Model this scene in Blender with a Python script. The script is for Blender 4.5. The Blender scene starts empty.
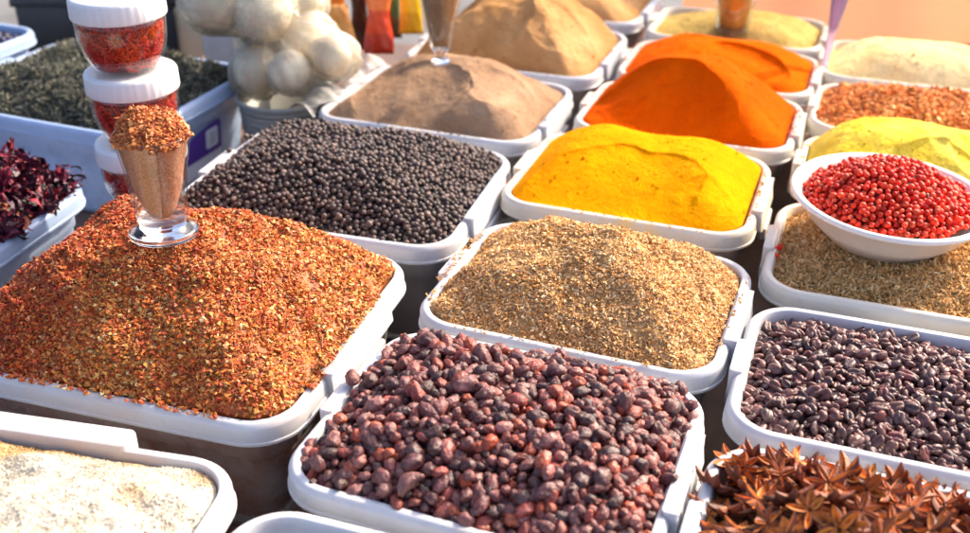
import bpy, math, random
import numpy as np
from mathutils import Vector, Matrix, Euler

random.seed(7)
rng = np.random.default_rng(11)
S = 0.6                 # metres per scene unit (camera height above the tub rims = 1 unit)
RZ = 1.06               # height of the tub rims above the ground, metres
DEP = 0.27              # tub depth in units
PITCH = math.radians(29.0)
FPX = 1075.9
COL = bpy.data.collections.new('market_stall')
bpy.context.scene.collection.children.link(COL)


# ------------------------------------------------------------------ helpers
def lin(h):
    h = h.lstrip('#')
    o = []
    for i in (0, 2, 4):
        c = int(h[i:i + 2], 16) / 255
        o.append(c / 12.92 if c <= .04045 else ((c + .055) / 1.055) ** 2.4)
    return np.array(o)


def wp(x, y, z=0.0):
    """units (z measured from the rim plane) to metres"""
    return Vector((x * S, y * S, RZ + z * S))


def at(px, py, y):
    """point of the vertical plane at distance y that sits at a place of the 970x533 picture (units)"""
    fw = np.array([0, math.cos(PITCH), -math.sin(PITCH)])
    up = np.array([0, math.sin(PITCH), math.cos(PITCH)])
    v = (px - 485) / FPX * np.array([1, 0, 0]) - (py - 266.5) / FPX * up + fw
    t = y / v[1]
    return v[0] * t, y, 1 + v[2] * t


def build(name, V, F, m, parent=None, col=None, smooth=True, loc=None, rz=0.0, scale=True, sharp=None):
    """F: list of integer arrays, each of shape (n, 3) or (n, 4)"""
    me = bpy.data.meshes.new(name)
    V = np.asarray(V, float)
    if scale:
        V = V * S
    if not isinstance(F, list):
        F = [F]
    F = [np.asarray(f, int) for f in F if len(f)]
    me.vertices.add(len(V))
    me.vertices.foreach_set('co', V.ravel())
    loops = np.concatenate([f.ravel() for f in F])
    sizes = np.concatenate([np.full(len(f), f.shape[1]) for f in F])
    starts = np.concatenate([[0], np.cumsum(sizes)[:-1]])
    me.loops.add(len(loops))
    me.loops.foreach_set('vertex_index', loops)
    me.polygons.add(len(sizes))
    me.polygons.foreach_set('loop_start', starts)
    me.polygons.foreach_set('loop_total', sizes)
    me.polygons.foreach_set('use_smooth', np.full(len(sizes), bool(smooth)))
    if col is not None:
        a = me.color_attributes.new('tone', 'FLOAT_COLOR', 'POINT')
        c = np.ones((len(V), 4))
        c[:, :3] = col
        a.data.foreach_set('color', c.ravel())
    me.update(calc_edges=True)
    me.validate()
    if sharp:
        me.set_sharp_from_angle(angle=math.radians(sharp))
    if m is not None:
        me.materials.append(m)
    o = bpy.data.objects.new(name, me)
    COL.objects.link(o)
    if parent is not None:
        o.parent = parent
    if loc is not None:
        o.location = loc
        o.rotation_euler = (0, 0, rz)
    return o


def empty(name, loc, rz=0.0):
    o = bpy.data.objects.new(name, None)
    o.empty_display_size = .05
    COL.objects.link(o)
    o.location = loc
    o.rotation_euler = (0, 0, rz)
    return o


def tag(o, label=None, cat=None, group=None, kind=None):
    if label:
        o['label'] = label
    if cat:
        o['category'] = cat
    if group:
        o['group'] = group
    if kind:
        o['kind'] = kind
    return o


# value noise
_tab = rng.random((256, 256))


def vnoise(x, y):
    xi = np.floor(x).astype(int)
    yi = np.floor(y).astype(int)
    fx = x - xi
    fy = y - yi
    fx = fx * fx * (3 - 2 * fx)
    fy = fy * fy * (3 - 2 * fy)
    a = _tab[xi % 256, yi % 256]
    b = _tab[(xi + 1) % 256, yi % 256]
    c = _tab[xi % 256, (yi + 1) % 256]
    d = _tab[(xi + 1) % 256, (yi + 1) % 256]
    return (a * (1 - fx) + b * fx) * (1 - fy) + (c * (1 - fx) + d * fx) * fy - .5


def fbm(x, y, sc, o=4, g=.5):
    t = 0
    a = 1
    for i in range(o):
        t = t + a * vnoise(x * sc + 17.3 * i + 40, y * sc + 9.1 * i + 70)
        sc *= 2.03
        a *= g
    return t


def rrect(W, D, r, n=24, k=1):
    """rounded rectangle, counter-clockwise points; n per corner, extra points along sides"""
    pts = []
    ax, ay = W / 2 - r, D / 2 - r
    cs = [(ax, ay, 0), (-ax, ay, 90), (-ax, -ay, 180), (ax, -ay, 270)]
    for i, (cx, cy, a0) in enumerate(cs):
        for j in range(n + 1):
            a = math.radians(a0 + 90 * j / n)
            pts.append((cx + r * math.cos(a), cy + r * math.sin(a)))
        nx, ny, na = cs[(i + 1) % 4]
        a = math.radians(na)
        p0 = pts[-1]
        p1 = (nx + r * math.cos(a), ny + r * math.sin(a))
        for j in range(1, k):
            t = j / k
            pts.append((p0[0] * (1 - t) + p1[0] * t, p0[1] * (1 - t) + p1[1] * t))
    return np.array(pts)


def sweep(W, D, r, prof, n=12, close=True, cap=False, k=4, wob=0.0):
    """profile = list of (outward offset, z)"""
    V = []
    for off, z in prof:
        p = rrect(W + 2 * off, D + 2 * off, max(r + off, .004), n, k)
        V.append(np.c_[p, np.full(len(p), z)])
    N = len(V[0])
    V = np.concatenate(V)
    if wob:
        V[:, 2] += wob * fbm(V[:, 0] + 5, V[:, 1] + 3, 3, 2)
    F = []
    M = len(prof)
    for i in range(M if close else M - 1):
        a = np.arange(N) + i * N
        b = np.arange(N) + ((i + 1) % M) * N
        F.append(np.c_[a, b, np.roll(b, -1), np.roll(a, -1)])
    F = np.concatenate(F)
    extra = []
    if cap:
        c = len(V)
        V = np.vstack([V, [[0, 0, prof[-1][1]]]])
        a = np.arange(N) + (M - 1) * N
        extra = [np.c_[a, np.full(N, c), np.roll(a, -1)]]
    return V, [F] + extra


def lathe(prof, n=48, rib=None):
    prof = np.array(prof, float)
    th = np.linspace(0, 2 * math.pi, n, endpoint=False)
    V = []
    for i, (r, z) in enumerate(prof):
        rr = np.full(n, r)
        if rib is not None and rib[i]:
            rr = rr * (1 + rib[i] * (np.cos(th * rib_n) > 0))
        V.append(np.c_[rr * np.cos(th), rr * np.sin(th), np.full(n, z)])
    V = np.concatenate(V)
    F = []
    for i in range(len(prof) - 1):
        a = np.arange(n) + i * n
        b = a + n
        F.append(np.c_[a, np.roll(a, -1), np.roll(b, -1), b])
    return V, [np.concatenate(F)]


rib_n = 36


def join(parts):
    """parts: list of (V, [F...]) or (V, [F...], col)"""
    Vs, Fs, Cs = [], {3: [], 4: []}, []
    off = 0
    for p in parts:
        V = p[0]
        F = p[1] if isinstance(p[1], list) else [p[1]]
        for f in F:
            if len(f):
                f = np.asarray(f)
                Fs[f.shape[1]].append(f + off)
        Vs.append(V)
        if len(p) > 2:
            c = np.asarray(p[2], float)
            Cs.append(np.broadcast_to(c, (len(V), 3)) if c.ndim == 1 else c)
        off += len(V)
    F = [np.concatenate(Fs[k]) for k in (3, 4) if Fs[k]]
    return np.concatenate(Vs), F, (np.concatenate(Cs) if Cs else None)


def bbox(x0, x1, y0, y1, z0, z1, b=.004):
    """bevelled box"""
    V, F = sweep(x1 - x0, y1 - y0, b * 2.2, [(-b, z0), (0, z0 + b), (0, z1 - b), (-b * .3, z1 - b * .3), (-b, z1)], n=4, close=False, cap=True, k=1)
    V = V + np.array([(x0 + x1) / 2, (y0 + y1) / 2, 0])
    return V, F


_bm_cache = {}


def ico(sub):
    if sub not in _bm_cache:
        import bmesh
        bm = bmesh.new()
        bmesh.ops.create_icosphere(bm, subdivisions=sub, radius=1)
        bm.verts.ensure_lookup_table()
        V = np.array([v.co[:] for v in bm.verts])
        F = np.array([[v.index for v in f.verts] for f in bm.faces])
        bm.free()
        _bm_cache[sub] = (V, F)
    V, F = _bm_cache[sub]
    return V.copy(), F


def rotmats(n, tilt=math.pi):
    """random rotations; tilt limits how far local z leans from up"""
    a = rng.random(n) * 2 * math.pi
    b = (rng.random(n) ** .7) * tilt
    c = rng.random(n) * 2 * math.pi
    R = np.zeros((n, 3, 3))

    def rz(t):
        m = np.zeros((n, 3, 3))
        m[:, 0, 0] = np.cos(t); m[:, 0, 1] = -np.sin(t)
        m[:, 1, 0] = np.sin(t); m[:, 1, 1] = np.cos(t)
        m[:, 2, 2] = 1
        return m

    def rx(t):
        m = np.zeros((n, 3, 3))
        m[:, 1, 1] = np.cos(t); m[:, 1, 2] = -np.sin(t)
        m[:, 2, 1] = np.sin(t); m[:, 2, 2] = np.cos(t)
        m[:, 0, 0] = 1
        return m
    return rz(a) @ rx(b) @ rz(c)


def cloud(variants, P, R, sc, cols=None):
    """merge copies of variants [(V,F,col)] placed at P with rotations R and scales sc ((n,) or (n,3))"""
    out = []
    n = len(P)
    ids = rng.integers(0, len(variants), n)
    sc = np.asarray(sc)
    if sc.ndim == 1:
        sc = sc[:, None].repeat(3, 1)
    for k, (V, F, c) in enumerate(variants):
        s = np.where(ids == k)[0]
        if not len(s):
            continue
        W = np.einsum('nij,nvj->nvi', R[s], V[None] * sc[s][:, None, :]) + P[s][:, None, :]
        FF = (F[None] + (np.arange(len(s)) * len(V))[:, None, None]).reshape(-1, F.shape[1])
        if cols is not None:
            C = np.broadcast_to(cols[s][:, None, :], W.shape).reshape(-1, 3)
            if c is not None and np.ndim(c) == 2:
                C = C * np.tile(c, (len(s), 1))
        else:
            cc = np.broadcast_to(c, V.shape)
            C = np.tile(cc, (len(s), 1))
        out.append((W.reshape(-1, 3), [FF], C))
    return join(out)


def samples(V, F, n, zmin=None):
    """area weighted random points on quad/tri faces"""
    tris = []
    for f in F:
        if f.shape[1] == 4:
            tris += [f[:, [0, 1, 2]], f[:, [0, 2, 3]]]
        else:
            tris.append(f)
    T = np.concatenate(tris)
    A, B, C = V[T[:, 0]], V[T[:, 1]], V[T[:, 2]]
    N = np.cross(B - A, C - A)
    ar = np.linalg.norm(N, axis=1)
    if zmin is not None:
        ar = ar * ((A[:, 2] > zmin))
    i = rng.choice(len(T), n, p=ar / ar.sum())
    u, v = rng.random((2, n))
    fl = u + v > 1
    u[fl] = 1 - u[fl]
    v[fl] = 1 - v[fl]
    P = A[i] + (B[i] - A[i]) * u[:, None] + (C[i] - A[i]) * v[:, None]
    return P, N[i] / (np.linalg.norm(N[i], axis=1)[:, None] + 1e-12)


def darts(P, d):
    """greedy minimum-distance thinning"""
    cell = {}
    keep = []
    for i, p in enumerate(P):
        k = (int(p[0] // d), int(p[1] // d), int(p[2] // d))
        ok = True
        for a in (-1, 0, 1):
            for b in (-1, 0, 1):
                for c in (-1, 0, 1):
                    for j in cell.get((k[0] + a, k[1] + b, k[2] + c), ()):
                        q = P[j]
                        if (p[0] - q[0]) ** 2 + (p[1] - q[1]) ** 2 + (p[2] - q[2]) ** 2 < d * d:
                            ok = False
                            break
                    if not ok:
                        break
                if not ok:
                    break
            if not ok:
                break
        if ok:
            cell.setdefault(k, []).append(i)
            keep.append(i)
    return np.array(keep)


# ------------------------------------------------------------------ materials
def newmat(name):
    m = bpy.data.materials.new(name)
    m.use_nodes = True
    nt = m.node_tree
    return m, nt, nt.nodes['Principled BSDF'], nt.nodes['Material Output']


def mapped(nt, kind='Object'):
    tc = nt.nodes.new('ShaderNodeTexCoord')
    return tc.outputs[kind]


def noise(nt, sc, det=4, rough=.6, vec=None, dist=0):
    n = nt.nodes.new('ShaderNodeTexNoise')
    n.inputs['Scale'].default_value = sc
    n.inputs['Detail'].default_value = det
    n.inputs['Roughness'].default_value = rough
    n.inputs['Distortion'].default_value = dist
    nt.links.new(vec if vec is not None else mapped(nt), n.inputs['Vector'])
    return n.outputs['Fac']


def ramp(nt, fac, stops):
    r = nt.nodes.new('ShaderNodeValToRGB')
    e = r.color_ramp.elements
    while len(e) < len(stops):
        e.new(.5)
    for q, (p, c) in zip(e, stops):
        q.position = p
        q.color = (*c, 1)
    nt.links.new(fac, r.inputs['Fac'])
    return r.outputs['Color']


def bump(nt, fac, strength, dist, bsdf, prev=None):
    b = nt.nodes.new('ShaderNodeBump')
    b.inputs['Strength'].default_value = strength
    b.inputs['Distance'].default_value = dist
    nt.links.new(fac, b.inputs['Height'])
    if prev is not None:
        nt.links.new(prev, b.inputs['Normal'])
    nt.links.new(b.outputs['Normal'], bsdf.inputs['Normal'])
    return b.outputs['Normal']


def mixc(nt, f, a, b, mode='MIX'):
    m = nt.nodes.new('ShaderNodeMix')
    m.data_type = 'RGBA'
    m.blend_type = mode
    if isinstance(f, (int, float)):
        m.inputs[0].default_value = f
    else:
        nt.links.new(f, m.inputs[0])
    for s, v in ((6, a), (7, b)):
        if isinstance(v, (tuple, list, np.ndarray)):
            m.inputs[s].default_value = (*v, 1)
        else:
            nt.links.new(v, m.inputs[s])
    return m.outputs[2]


def plastic(name, base, stain=None, stain_amt=.5, clear=0.0, rough=.32):
    m, nt, b, out = newmat(name)
    f = noise(nt, 14, 5, .65)
    colr = ramp(nt, f, [(.3, tuple(base * .9)), (.65, tuple(base))])
    if stain is not None:
        g = noise(nt, 9, 6, .7)
        r2 = ramp(nt, g, [(.5, (0, 0, 0)), (.72, (stain_amt,) * 3)])
        colr = mixc(nt, r2, colr, stain)
    # fine scuffs and dust specks
    sp = noise(nt, 420, 2, .5)
    r3 = ramp(nt, sp, [(.68, (0, 0, 0)), (.74, (.35,) * 3)])
    colr = mixc(nt, r3, colr, (.38, .28, .2))
    nt.links.new(colr, b.inputs['Base Color'])
    rr = ramp(nt, noise(nt, 30, 5, .7), [(.3, (rough * .8,) * 3), (.7, (rough * 1.5,) * 3)])
    nt.links.new(rr, b.inputs['Roughness'])
    b.inputs['IOR'].default_value = 1.5
    b.inputs['Subsurface Weight'].default_value = .35
    b.inputs['Subsurface Radius'].default_value = (.012, .012, .014)
    b.inputs['Subsurface Scale'].default_value = .5
    bump(nt, noise(nt, 60, 3), .08, .002, b)
    if clear:
        tr = nt.nodes.new('ShaderNodeBsdfTransparent')
        tr.inputs['Color'].default_value = (.93, .95, .98, 1)
        mx = nt.nodes.new('ShaderNodeMixShader')
        mx.inputs[0].default_value = 1 - clear
        nt.links.new(tr.outputs[0], mx.inputs[1])
        nt.links.new(b.outputs[0], mx.inputs[2])
        nt.links.new(mx.outputs[0], out.inputs['Surface'])
    return m


WHITE = np.array([.635, .63, .63])
GLOW_CREAM = np.array([.66, .61, .52])  # white plastic with the warm flare glow mixed into its colour
BLUE = np.array([.37, .48, .68])
M_rim = plastic('white plastic', WHITE * [.93, .95, .99], lin('#c89a70'), .35, clear=.10)
M_rim_w = plastic('glow tinted white plastic', GLOW_CREAM, lin('#e0b050'), .35)
M_rim_y = plastic('turmeric dusted plastic', GLOW_CREAM, lin('#f0c020'), .95)
M_rim_o = plastic('paprika dusted plastic', GLOW_CREAM, lin('#e8a070'), .6)
M_rim_s = plastic('stained plastic', WHITE, lin('#d8a860'), .8)
M_rim_b = plastic('blue plastic', BLUE, clear=.08)
M_wall = plastic('clear tub wall', WHITE * .95, clear=.45, rough=.2)
M_wall_c = plastic('chili dusted tub wall', WHITE * .9, lin('#9a4a2c'), .85, clear=.55, rough=.25)
M_wall_b = plastic('blue tub wall', BLUE * 1.1, rough=.25)


def powder(name, c1, c2, c3=None, sc=22, grain=900, bs=.35, fine=.0016):
    m, nt, b, out = newmat(name)
    f = noise(nt, sc, 7, .62, dist=.4)
    st = [(.34, tuple(c1)), (.62, tuple(c2))]
    if c3 is not None:
        st.append((.8, tuple(c3)))
    c = ramp(nt, f, st)
    g = noise(nt, grain, 3, .7)
    c = mixc(nt, ramp(nt, g, [(.35, (.68,) * 3), (.65, (1.22,) * 3)]), (0, 0, 0), c)
    nt.links.new(c, b.inputs['Base Color'])
    # multiply instead of mask
    mm = c.node
    mm.blend_type = 'MULTIPLY'
    mm.inputs[0].default_value = 1
    for l in list(nt.links):
        if l.to_node == mm:
            nt.links.remove(l)
    base = [n for n in nt.nodes if n.type == 'VALTORGB']
    nt.links.new(base[0].outputs[0], mm.inputs[6])
    nt.links.new(base[1].outputs[0], mm.inputs[7])
    b.inputs['Roughness'].default_value = .95
    b.inputs['Specular IOR Level'].default_value = .03
    n1 = bump(nt, noise(nt, 48, 8, .72, dist=.8), .8, .008, b)
    n2 = bump(nt, noise(nt, 170, 5, .75, dist=.3), .4, .003, b, n1)
    bump(nt, noise(nt, grain * .5, 4, .7), bs, fine, b, n2)
    return m


def tonemat(name, rough=.7, spec=.4, bsc=300, bst=.3, bd=.001, coat=0, mott=.25, sss=0, bloom=0):
    """colour comes from the tone attribute (colour of each grain, on the chili heap with sun and shade), mottled a little"""
    m, nt, b, out = newmat(name)
    a = nt.nodes.new('ShaderNodeAttribute')
    a.attribute_name = 'tone'
    r = ramp(nt, noise(nt, bsc * .6, 4, .65), [(.3, (1 - mott,) * 3), (.7, (1 + mott,) * 3)])
    c = mixc(nt, 1.0, a.outputs['Color'], r, 'MULTIPLY')
    if bloom:
        fb = ramp(nt, noise(nt, 210, 5, .7), [(.48, (0, 0, 0)), (.72, (bloom,) * 3)])
        c = mixc(nt, fb, c, (.45, .33, .32))
    nt.links.new(c, b.inputs['Base Color'])
    b.inputs['Roughness'].default_value = rough
    b.inputs['Specular IOR Level'].default_value = spec
    b.inputs['Coat Weight'].default_value = coat
    b.inputs['Coat Roughness'].default_value = .25
    if sss:
        b.inputs['Subsurface Weight'].default_value = sss
        b.inputs['Subsurface Radius'].default_value = (.006, .002, .001)
        b.inputs['Subsurface Scale'].default_value = .6
    bump(nt, noise(nt, bsc, 4, .6), bst, bd, b)
    return m


M_grain = tonemat('dry spice grains', .85, .25, 900, .4, .0006)
M_chili = tonemat('chili flake skin', .6, .4, 700, .35, .0006)
M_berry = tonemat('wrinkled berry skin', .42, .55, 300, 1, .0018, mott=.35, bloom=.22)
M_currant = tonemat('dark dried fruit skin', .42, .45, 380, .6, .0009, mott=.3, bloom=.15)
M_pepper = tonemat('peppercorn skin', .5, .45, 420, .8, .0012)
M_pink = tonemat('pink peppercorn skin', .5, .35, 300, .4, .001, mott=.2)
M_anise = tonemat('star anise bark', .55, .4, 240, .8, .0016, mott=.45)
M_petal = tonemat('dried petal', .5, .4, 160, .6, .0015, mott=.4)
M_tea = tonemat('tea leaf', .6, .4, 400, .5, .001)


def simple(name, c, rough=.5, metal=0, nsc=20, var=.15, bst=.1, bd=.001):
    m, nt, b, out = newmat(name)
    c = np.asarray(c)
    nt.links.new(ramp(nt, noise(nt, nsc, 5, .6), [(.3, tuple(c * (1 - var))), (.7, tuple(np.minimum(c * (1 + var), 1)))]), b.inputs['Base Color'])
    b.inputs['Roughness'].default_value = rough
    b.inputs['Metallic'].default_value = metal
    bump(nt, noise(nt, nsc * 4, 4), bst, bd, b)
    return m


def glassmat(name, tint=(1, 1, 1), rough=.02):
    m, nt, b, out = newmat(name)
    b.inputs['Base Color'].default_value = (*tint, 1)
    b.inputs['Transmission Weight'].default_value = 1
    b.inputs['IOR'].default_value = 1.45
    r = ramp(nt, noise(nt, 40, 4), [(.4, (rough,) * 3), (.8, (rough + .1,) * 3)])
    nt.links.new(r, b.inputs['Roughness'])
    return m


M_solid = glassmat('solid glass')
M_glass, nt, b, out = newmat('thin clear glass')
nt.nodes.remove(b)
tr = nt.nodes.new('ShaderNodeBsdfTransparent')
tr.inputs['Color'].default_value = (.95, .965, .96, 1)
gg = nt.nodes.new('ShaderNodeBsdfGlossy')
gg.inputs['Roughness'].default_value = .06
lw = nt.nodes.new('ShaderNodeLayerWeight')
lw.inputs['Blend'].default_value = .5
pw = nt.nodes.new('ShaderNodeMath')
pw.operation = 'POWER'
pw.inputs[1].default_value = 3.2
nt.links.new(lw.outputs['Facing'], pw.inputs[0])
fr = nt.nodes.new('ShaderNodeMath')
fr.operation = 'MULTIPLY_ADD'
fr.inputs[1].default_value = .7
fr.inputs[2].default_value = .045
nt.links.new(pw.outputs[0], fr.inputs[0])
bpn = nt.nodes.new('ShaderNodeBump')
bpn.inputs['Strength'].default_value = .15
bpn.inputs['Distance'].default_value = .002
nt.links.new(noise(nt, 45, 3), bpn.inputs['Height'])
nt.links.new(bpn.outputs[0], gg.inputs['Normal'])
mg = nt.nodes.new('ShaderNodeMixShader')
nt.links.new(fr.outputs[0], mg.inputs[0])
nt.links.new(tr.outputs[0], mg.inputs[1])
nt.links.new(gg.outputs[0], mg.inputs[2])
nt.links.new(mg.outputs[0], out.inputs['Surface'])


def filmmat(name, tint, body=.14, gl=.35):
    m, nt, b, out = newmat(name)
    nt.nodes.remove(b)
    tr = nt.nodes.new('ShaderNodeBsdfTransparent')
    tr.inputs['Color'].default_value = (*tint, 1)
    g = nt.nodes.new('ShaderNodeBsdfGlossy')
    g.inputs['Roughness'].default_value = .48
    d = nt.nodes.new('ShaderNodeBsdfTranslucent')
    d.inputs['Color'].default_value = (.9, .9, .9, 1)
    fr = nt.nodes.new('ShaderNodeFresnel')
    fr.inputs['IOR'].default_value = 1.5
    bp = nt.nodes.new('ShaderNodeBump')
    bp.inputs['Strength'].default_value = .6
    bp.inputs['Distance'].default_value = .006
    nt.links.new(noise(nt, 70, 5, .6, dist=2), bp.inputs['Height'])
    nt.links.new(bp.outputs[0], fr.inputs['Normal'])
    nt.links.new(bp.outputs[0], g.inputs['Normal'])
    m1 = nt.nodes.new('ShaderNodeMixShader')
    m1.inputs[0].default_value = body
    nt.links.new(tr.outputs[0], m1.inputs[1])
    nt.links.new(d.outputs[0], m1.inputs[2])
    m2 = nt.nodes.new('ShaderNodeMixShader')
    nt.links.new(fr.outputs[0], m2.inputs[0])
    nt.links.new(m1.outputs[0], m2.inputs[1])
    nt.links.new(g.outputs[0], m2.inputs[2])
    nt.links.new(m2.outputs[0], out.inputs['Surface'])
    return m


M_film = filmmat('clear plastic film', (.99, .99, .99), .22)
M_lilac = filmmat('lilac plastic', (.85, .7, .95), .35)

# ------------------------------------------------------------------ setting
def struct(o):
    o['kind'] = 'structure'
    return o


g = 6.0
M_ground = simple('concrete', lin('#6b6a6a'), .9, 0, 3, .25, .3, .004)
struct(build('ground', [(-g, -g, 0), (g, -g, 0), (g, g + 4, 0), (-g, g + 4, 0)], [np.array([[0, 1, 2, 3]])], M_ground, loc=(0, 0, 0), scale=False))

# market table
tz = RZ - DEP * S
M_tab = simple('dark brown table board', lin('#6e5546'), .6, 0, 9, .5, .3, .003)
t = empty('market_table', (0, 1.25, 0))
tag(t, 'dark brown wooden market table under all the spice tubs', 'table')
V, F = bbox(-1.5, 1.5, -1.15, 1.2, tz - .045, tz, .004)
build('table_top', V, F, M_tab, t, scale=False, smooth=False)
for sx in (-1.4, 1.4):
    for sy in (-1.05, 1.1):
        V, F = bbox(sx - .04, sx + .04, sy - .04, sy + .04, 0, tz - .046, .004)
        build('leg', V, F, M_tab, t, scale=False, smooth=False)

# terracotta wall behind the right half, made a translucent sheet so sun brightens it
mw, nt, b, out = newmat('translucent terracotta')
nt.links.new(ramp(nt, noise(nt, 2.2, 6, .6), [(.3, tuple(lin('#e8b090'))), (.7, tuple(lin('#f6c4a0')))]), b.inputs['Base Color'])
b.inputs['Roughness'].default_value = .9
bump(nt, noise(nt, 25, 6, .7), .4, .006, b)
tlb = nt.nodes.new('ShaderNodeBsdfTranslucent')
tlb.inputs['Color'].default_value = (*lin('#dc9468'), 1)
mxs = nt.nodes.new('ShaderNodeMixShader')
mxs.inputs[0].default_value = .5
nt.links.new(b.outputs[0], mxs.inputs[1])
nt.links.new(tlb.outputs[0], mxs.inputs[2])
nt.links.new(mxs.outputs[0], nt.nodes['Material Output'].inputs['Surface'])
nx, nz = 160, 30
V = []
for i in range(nx):
    for j in range(nz):
        x = .50 + 4.0 * i / (nx - 1)
        z = .02 + 1.75 * j / (nz - 1)
        V.append((x, 2.72 + .020 * math.sin(x * 7 + .6 * math.sin(z * 2)) + .004 * math.sin(x * 23 + z), z))
F = np.array([(i * nz + j, (i + 1) * nz + j, (i + 1) * nz + j + 1, i * nz + j + 1) for i in range(nx - 1) for j in range(nz - 1)])
w = build('wall_stand_in', V, [F], mw, scale=False)
tag(w, 'orange terracotta cloth standing in for the wall at the right, translucent so sun brightens it', 'backdrop')


# ------------------------------------------------------------------ tubs
def tub(px, py, which, ang, W, D, label, rim, wall, r=.085, handles=('l', 'r'), hl=None, dz=0.0, handle_mat=None):
    """px,py in units = a rim corner; returns centre, angle, size"""
    a = math.radians(ang)
    u = np.array([math.cos(a), math.sin(a)])
    v = np.array([-math.sin(a), math.cos(a)])
    c = np.array([px, py])
    if which == 'BR':
        c = c - u * W / 2 - v * D / 2
    else:
        c = c + u * W / 2 - v * D / 2
    W -= .004
    D -= .004
    root = empty('plastic_tub', wp(c[0], c[1], -DEP + dz), a)
    tag(root, label, 'tub', 'plastic spice tubs set side by side on the table')
    z = DEP
    prof = [(-.0275, z - .050), (-.0215, z - .014), (-.0200, z - .004), (-.0180, z - .0008), (-.015, z), (-.009, z), (-.0068, z - .001),
            (-.0020, z - .0065), (-.0008, z - .010), (.0002, z - .031), (.0022, z - .0325), (.0022, z - .037), (-.003, z - .037), (-.004, z - .013), (-.014, z - .010), (-.023, z - .048)]
    V, F = sweep(W, D, r, prof, n=10, close=True, k=10, wob=.004)
    build('rim', V, F, rim, root, sharp=38)
    wp_ = [(-.0255, z - .046), (-.028, z - .085), (-.034, z - .09), (-.037, z - .13), (-.055, .02), (-.062, .004), (-.075, 0.0), (-.3 * min(W, D), 0.0)]
    V, F = sweep(W, D, r, wp_, n=8, close=False, cap=True, k=2)
    build('wall', V, F, wall, root)
    hl = hl or D * .42
    hw = .018
    for h in handles:
        if h in 'lr':
            sg = 1 if h == 'r' else -1
            hh_ = hl / 2 if h == 'r' else hl * .30
            V, F = bbox(-.015, .014 if h == 'r' else .007, -hh_, hh_, z - .044, z + .007, .0030)
            V[:, 0] -= np.where((V[:, 0] > .012) & (V[:, 2] > z), .006, 0)
            V2, F2 = bbox(.002, .0185 if h == 'r' else .010, -hh_ * .6, hh_ * .6, z - .078, z - .0505, .003)
            V, F, _ = join([(V, F), (V2, F2)])
            V = V * [sg, sg, 1]
            V = V + [sg * W / 2, 0, 0]
        else:
            V, F = bbox(-hl / 2, hl / 2, -.021, .022, z - .058, z + .011, .005)
            V = V + [0, D / 2, 0]
        ho = build('latch_handle', V, F, handle_mat or rim, root, sharp=25)
    return c, a, W, D, dz


TUBS = {}


def T(k, *a, **kw):
    TUBS[k] = tub(*a, **kw)


T('ber', .368, 1.405, 'BR', -21, .555, .455, 'white tub of mixed dark red dried berries at the front middle', M_rim, M_wall, handle_mat=M_rim_s)
T('cor', .532, 1.826, 'BR', -21, .555, .445, 'white tub holding the coarse light brown ground coriander', M_rim, M_wall)
T('tur', .685, 2.33, 'BR', -20, .555, .45, 'yellow dusted tub holding the bright yellow turmeric', M_rim_y, M_wall)
T('pap', .859, 2.718, 'BR', -20, .555, .40, 'white tub holding the nearer orange paprika powder', M_rim_o, M_wall)
T('o2', 1.005, 3.09, 'BR', -20, .555, .385, 'white tub holding the farther orange paprika powder', M_rim_o, M_wall)
T('byg', 1.135, 3.47, 'BR', -20, .555, .37, 'tub of greenish brown powder with a tall glass in it, beyond both paprikas', M_rim_w, M_wall)
T('bot', .195, .972, 'BR', -19, .545, .45, 'white tub cut by the bottom edge, below the berry tub', M_rim, M_wall)
T('chi', -.13, 1.838, 'BR', -17, .68, .585, 'large white tub heaped with orange red chili flakes', M_rim, M_wall_c, hl=.26, handles=('r',))
T('pep', .083, 2.365, 'BR', -17, .66, .535, 'large white tub heaped with black peppercorns', M_rim, M_wall, hl=.24)
T('tan', .265, 2.835, 'BR', -20, .60, .47, 'large white tub of greyish tan powder with a narrow glass in it', M_rim, M_wall, hl=.22)
T('by', .471, 3.333, 'BR', -20, .60, .50, 'large white tub of ochre brown powder behind the greyish tan powder', M_rim, M_wall, hl=.22)
T('n', .655, 3.86, 'BR', -20, .60, .49, 'white tub at the top edge, farthest of its row', M_rim, M_wall, hl=.22)
T('cur', .486, 1.686, 'BL', -19.5, .555, .41, 'white tub of glossy blackish dried fruit at the right', M_rim, M_wall)
T('cum', .641, 2.121, 'BL', -19.5, .555, .425, 'white tub tinted with warm glow, of cumin seeds with a white bowl standing in it', M_rim_w, M_wall)
T('ye', .79, 2.50, 'BL', -19.5, .555, .37, 'white tub tinted with warm glow, of lemon yellow powder behind the white bowl', M_rim_y, M_wall)
T('oc', .925, 2.88, 'BL', -19.5, .555, .37, 'white tub tinted with warm glow, of orange brown coarse flakes at the right', M_rim_w, M_wall)
T('py', 1.062, 3.28, 'BL', -19.5, .555, .385, 'white tub tinted with warm glow, of pale yellow powder in front of the terracotta wall', M_rim_w, M_wall)
T('an', .34, 1.287, 'BL', -20, .555, .43, 'white tub of star anise at the bottom right', M_rim, M_wall)
T('salt', -.335, 1.225, 'BR', -12, .68, .50, 'large white tub of cream powder at the bottom left', M_rim, M_wall, handles=('b', 'l'), hl=.3)
T('tea', -.644, 2.999, 'BR', -22, .72, .60, 'light blue tub of dark green tea with a purple sticker on its side', M_rim_b, M_wall_b, handles=('l',))
T('hib', -.865, 2.20, 'BR', -16, .60, .50, 'grey blue tub of dried hibiscus petals at the left edge', M_rim_b, M_wall_b, handles=('l',), dz=.0)
T('far', -1.40, 3.37, 'BR', -22, .60, .5, 'pale blue tub at the far left with small dark blue fruit', M_rim_b, M_wall_b, handles=('l',))


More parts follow.
